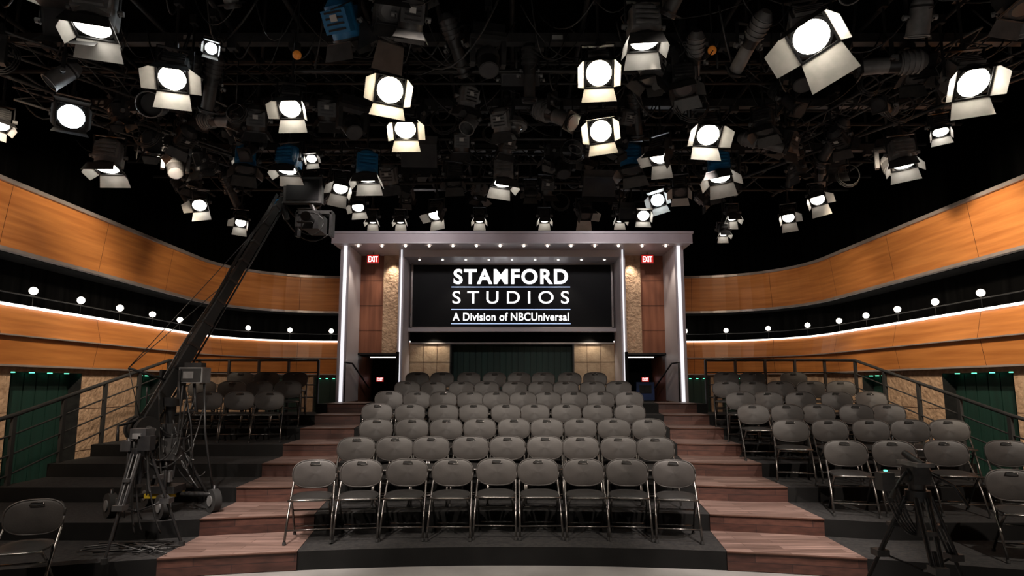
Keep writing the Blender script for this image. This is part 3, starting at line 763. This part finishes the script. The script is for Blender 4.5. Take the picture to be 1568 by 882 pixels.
b.tube([piv,mast],.015,'metal'); b.tube([mast,piv.lerp(tip,.55)],.005,'cable'); b.tube([mast,piv.lerp(tip,.95)],.005,'cable'); b.tube([mast,rear],.005,'cable')
for k in (-2,-1,0,1,2):
    c=rear+u*k*.055
    b.cyl(c-u*.022,c+u*.022,.14 if k%2==0 else .125,'rubber',seg=24); b.cyl(c-u*.026,c+u*.026,.04,'greyh',seg=10)
b.cyl(rear-u*.25,rear+u*.25,.02,'greyh',seg=8)
t=tip
b.cbox(t+Vector((-.06,0,-.1)),(.1,.1,.16),'blue'); b.cyl(t+Vector((0,0,-.05)),t+Vector((.08,0,-.3)),.04,'metal')
mc=t+Vector((.32,-.05,.1))
b.cbox(mc,(.54,.1,.38),'rubber'); b.cbox(mc+Vector((0,-.055,0)),(.46,.01,.3),'screen'); b.cbox(mc+Vector((0,.1,-.02)),(.3,.12,.2),'metal'); b.cbox((t+mc)/2,(.36,.05,.05),'metal')
cc=t+Vector((.5,-.05,-.38))
b.cyl(mc+Vector((.1,.0,-.15)),cc+Vector((0,0,.15)),.035,'metal'); b.cbox(cc+Vector((0,0,.15)),(.5,.14,.05),'metal')
for s_ in (-1,1): b.cbox(cc+Vector((s_*.24,0,-.02)),(.04,.14,.34),'metal')
b.cbox(cc,(.22,.4,.24),'metal'); b.cyl(cc+Vector((0,-.2,0)),cc+Vector((0,-.40,0)),.06,'metal',r1=.07,seg=16,k2='rubber')
b.cbox(cc+Vector((0,-.42,.09)),(.2,.08,.01),'rubber'); b.cbox(cc+Vector((0,-.42,-.09)),(.2,.08,.01),'rubber')
b.tube([cc+Vector((.18*math.cos(a*.45),-.2,-.05+.16*math.sin(a*.45))) for a in range(15)],.005,'metal'); b.cbox(cc+Vector((-.17,-.1,-.02)),(.08,.2,.14),'metal')
b.tube(sagline(cc+Vector((.1,.1,.1)),t,.2),.012,'cable'); b.tube(sagline(cc+Vector((.2,.1,-.1)),t+Vector((0,0,-.2)),.25),.009,'cable')
oc=Vector((.23,.05,1.56))
b.cbox(oc,(.28,.2,.18),'greyh'); b.cbox(oc+Vector((0,-.105,.0)),(.24,.01,.15),'rubber'); b.cbox(oc+Vector((-.02,-.112,.0)),(.12,.006,.08),'greyh'); b.cbox(oc+Vector((0,0,.12)),(.2,.12,.05),'metal')
b.tube([oc+Vector((0,0,-.1)),(.3,0,1.15),(.05,0,1.1)],.02,'metal'); b.tube([oc+Vector((-.12,0,-.1)),(.3,-.1,1.0),(.38,-.1,.3)],.010,'metal'); b.tube([oc+Vector((.12,0,-.1)),(.42,0,.9),(.55,0,.25)],.014,'metal')
b.cbox((.12,-.12,.72),(.2,.16,.24),'housing'); b.cbox((-.1,-.12,.5),(.16,.14,.2),'metal'); b.cbox((.1,-.16,.42),(.1,.06,.12),'greyh')
b.tube([rear+Vector((0,-.05,.1)),rear+Vector((-.12,-.25,.05)),rear+Vector((-.05,-.35,-.1))],.015,'metal')
for i in range(24):
    a=Vector((random.uniform(-.25,.35),random.uniform(-.25,.1),random.uniform(.6,1.5))); c=Vector((random.uniform(-.35,.45),random.uniform(-.3,.1),random.uniform(.25,1.0)))
    b.tube(sagline(a,c,random.uniform(.1,.3)),random.choice((.006,.009)),'cable',seg=5)
for i in range(3): b.tube([p+up*(.08+.015*i)+Vector((0,0,-.03*math.sin(k*1.3))) for k,p in enumerate([rear.lerp(tip,q/12) for q in range(13)])],.007,'cable',seg=5)
b.obj('camera_crane',(bx_,by_,bz_))

# ------------------------------------------------------------------ tripods
def tripod(name,loc,h,spread,rot,head):
    b=MB(); top=Vector((0,0,h))
    b.cyl((0,0,h-.08),(0,0,h),.09,'metal',seg=14); b.cyl((0,0,h-.35),(0,0,h-.05),.03,'metal')
    for i in range(3):
        a=rot+i*2*math.pi/3; dd=Vector((math.cos(a),math.sin(a),0)); pp=Vector((-dd.y,dd.x,0))
        foot=dd*spread+Vector((0,0,.02)); hip=top+dd*.08+Vector((0,0,-.05)); mid=hip.lerp(foot,.52)
        for s_ in (-1,1):
            b.cyl(hip+pp*s_*.045,mid+pp*s_*.035,.014,'metal',seg=8)
            b.cyl(hip+pp*s_*.02,mid+pp*s_*.02,.006,'greyh',seg=6)
        b.cyl(mid+(hip-mid)*.25,foot,.015,'metal',seg=8)
        b.cbox(mid,(.1,.1,.05),'housing'); b.cbox(hip.lerp(mid,.5),(.07,.07,.03),'housing')
        b.cyl(foot-Vector((0,0,.02)),foot+Vector((0,0,.03)),.03,'rubber',seg=8)
        b.tube([mid,Vector((0,0,h*.38))],.009,'metal')
    if head=='pan':
        b.cyl((0,0,h),(0,0,h+.05),.06,'housing',seg=14); b.cbox((0,0,h+.12),(.13,.14,.14),'housing'); b.cyl((-.09,0,h+.12),(.09,0,h+.12),.055,'metal',seg=14)
        b.cbox((0,0,h+.205),(.14,.26,.03),'greyh'); b.tube([(-.08,.0,h+.14),(-.2,-.12,h+.1),(-.32,-.2,h+.0)],.012,'metal'); b.cyl((-.29,-.18,h+.02),(-.36,-.24,h-.03),.02,'rubber')
        b.tube([(.08,.0,h+.14),(.22,-.1,h+.05),(.36,-.05,h-.12)],.012,'metal'); b.cbox((-.22,.05,h+.06),(.1,.1,.14),'housing')
        b.cyl((.0,-.1,h+.2),(.0,.12,h+.27),.03,'metal'); b.cbox((-.24,.0,h+.15),(.02,.02,.012),'greenled')
        for i in range(5): b.tube(sagline((-.25+.03*i,.05,h+.05),(.02*i,.05,h-.35),.12),.008,'cable',seg=5)
    else:
        b.cyl((0,0,h),(0,0,h+.1),.05,'housing'); b.cbox((0,0,h+.14),(.16,.16,.1),'housing'); b.cbox((.08,-.05,h+.05),(.12,.1,.14),'metal'); b.cbox((-.12,0,h+.02),(.1,.14,.1),'housing'); b.cbox((.0,-.09,h+.12),(.08,.02,.05),'greyh')
        for i in range(9): b.tube(sagline((random.uniform(-.15,.15),-.05,h+.1),(random.uniform(-.2,.25),random.uniform(-.1,.1),random.uniform(.1,h-.3)),.15),.008,'cable',seg=5)
        for i in range(8): b.tube([(random.uniform(-.45,.45),random.uniform(-.2,.2),.012+.008*i) for k in range(5)],.008,'cable',seg=5)
    b.obj(name,loc)
tripod('equipment_tripod',(-3.72,6.3,zc(1)),1.0,.42,.5,'rig')
tripod('camera_tripod',(3.2,5.0,0),.98,.5,.25,'pan')

w=bpy.data.worlds.new('world'); sc.world=w; w.use_nodes=True
w.node_tree.nodes['Background'].inputs['Color'].default_value=(0.01,0.01,0.012,1)
w.node_tree.nodes['Background'].inputs['Strength'].default_value=.3
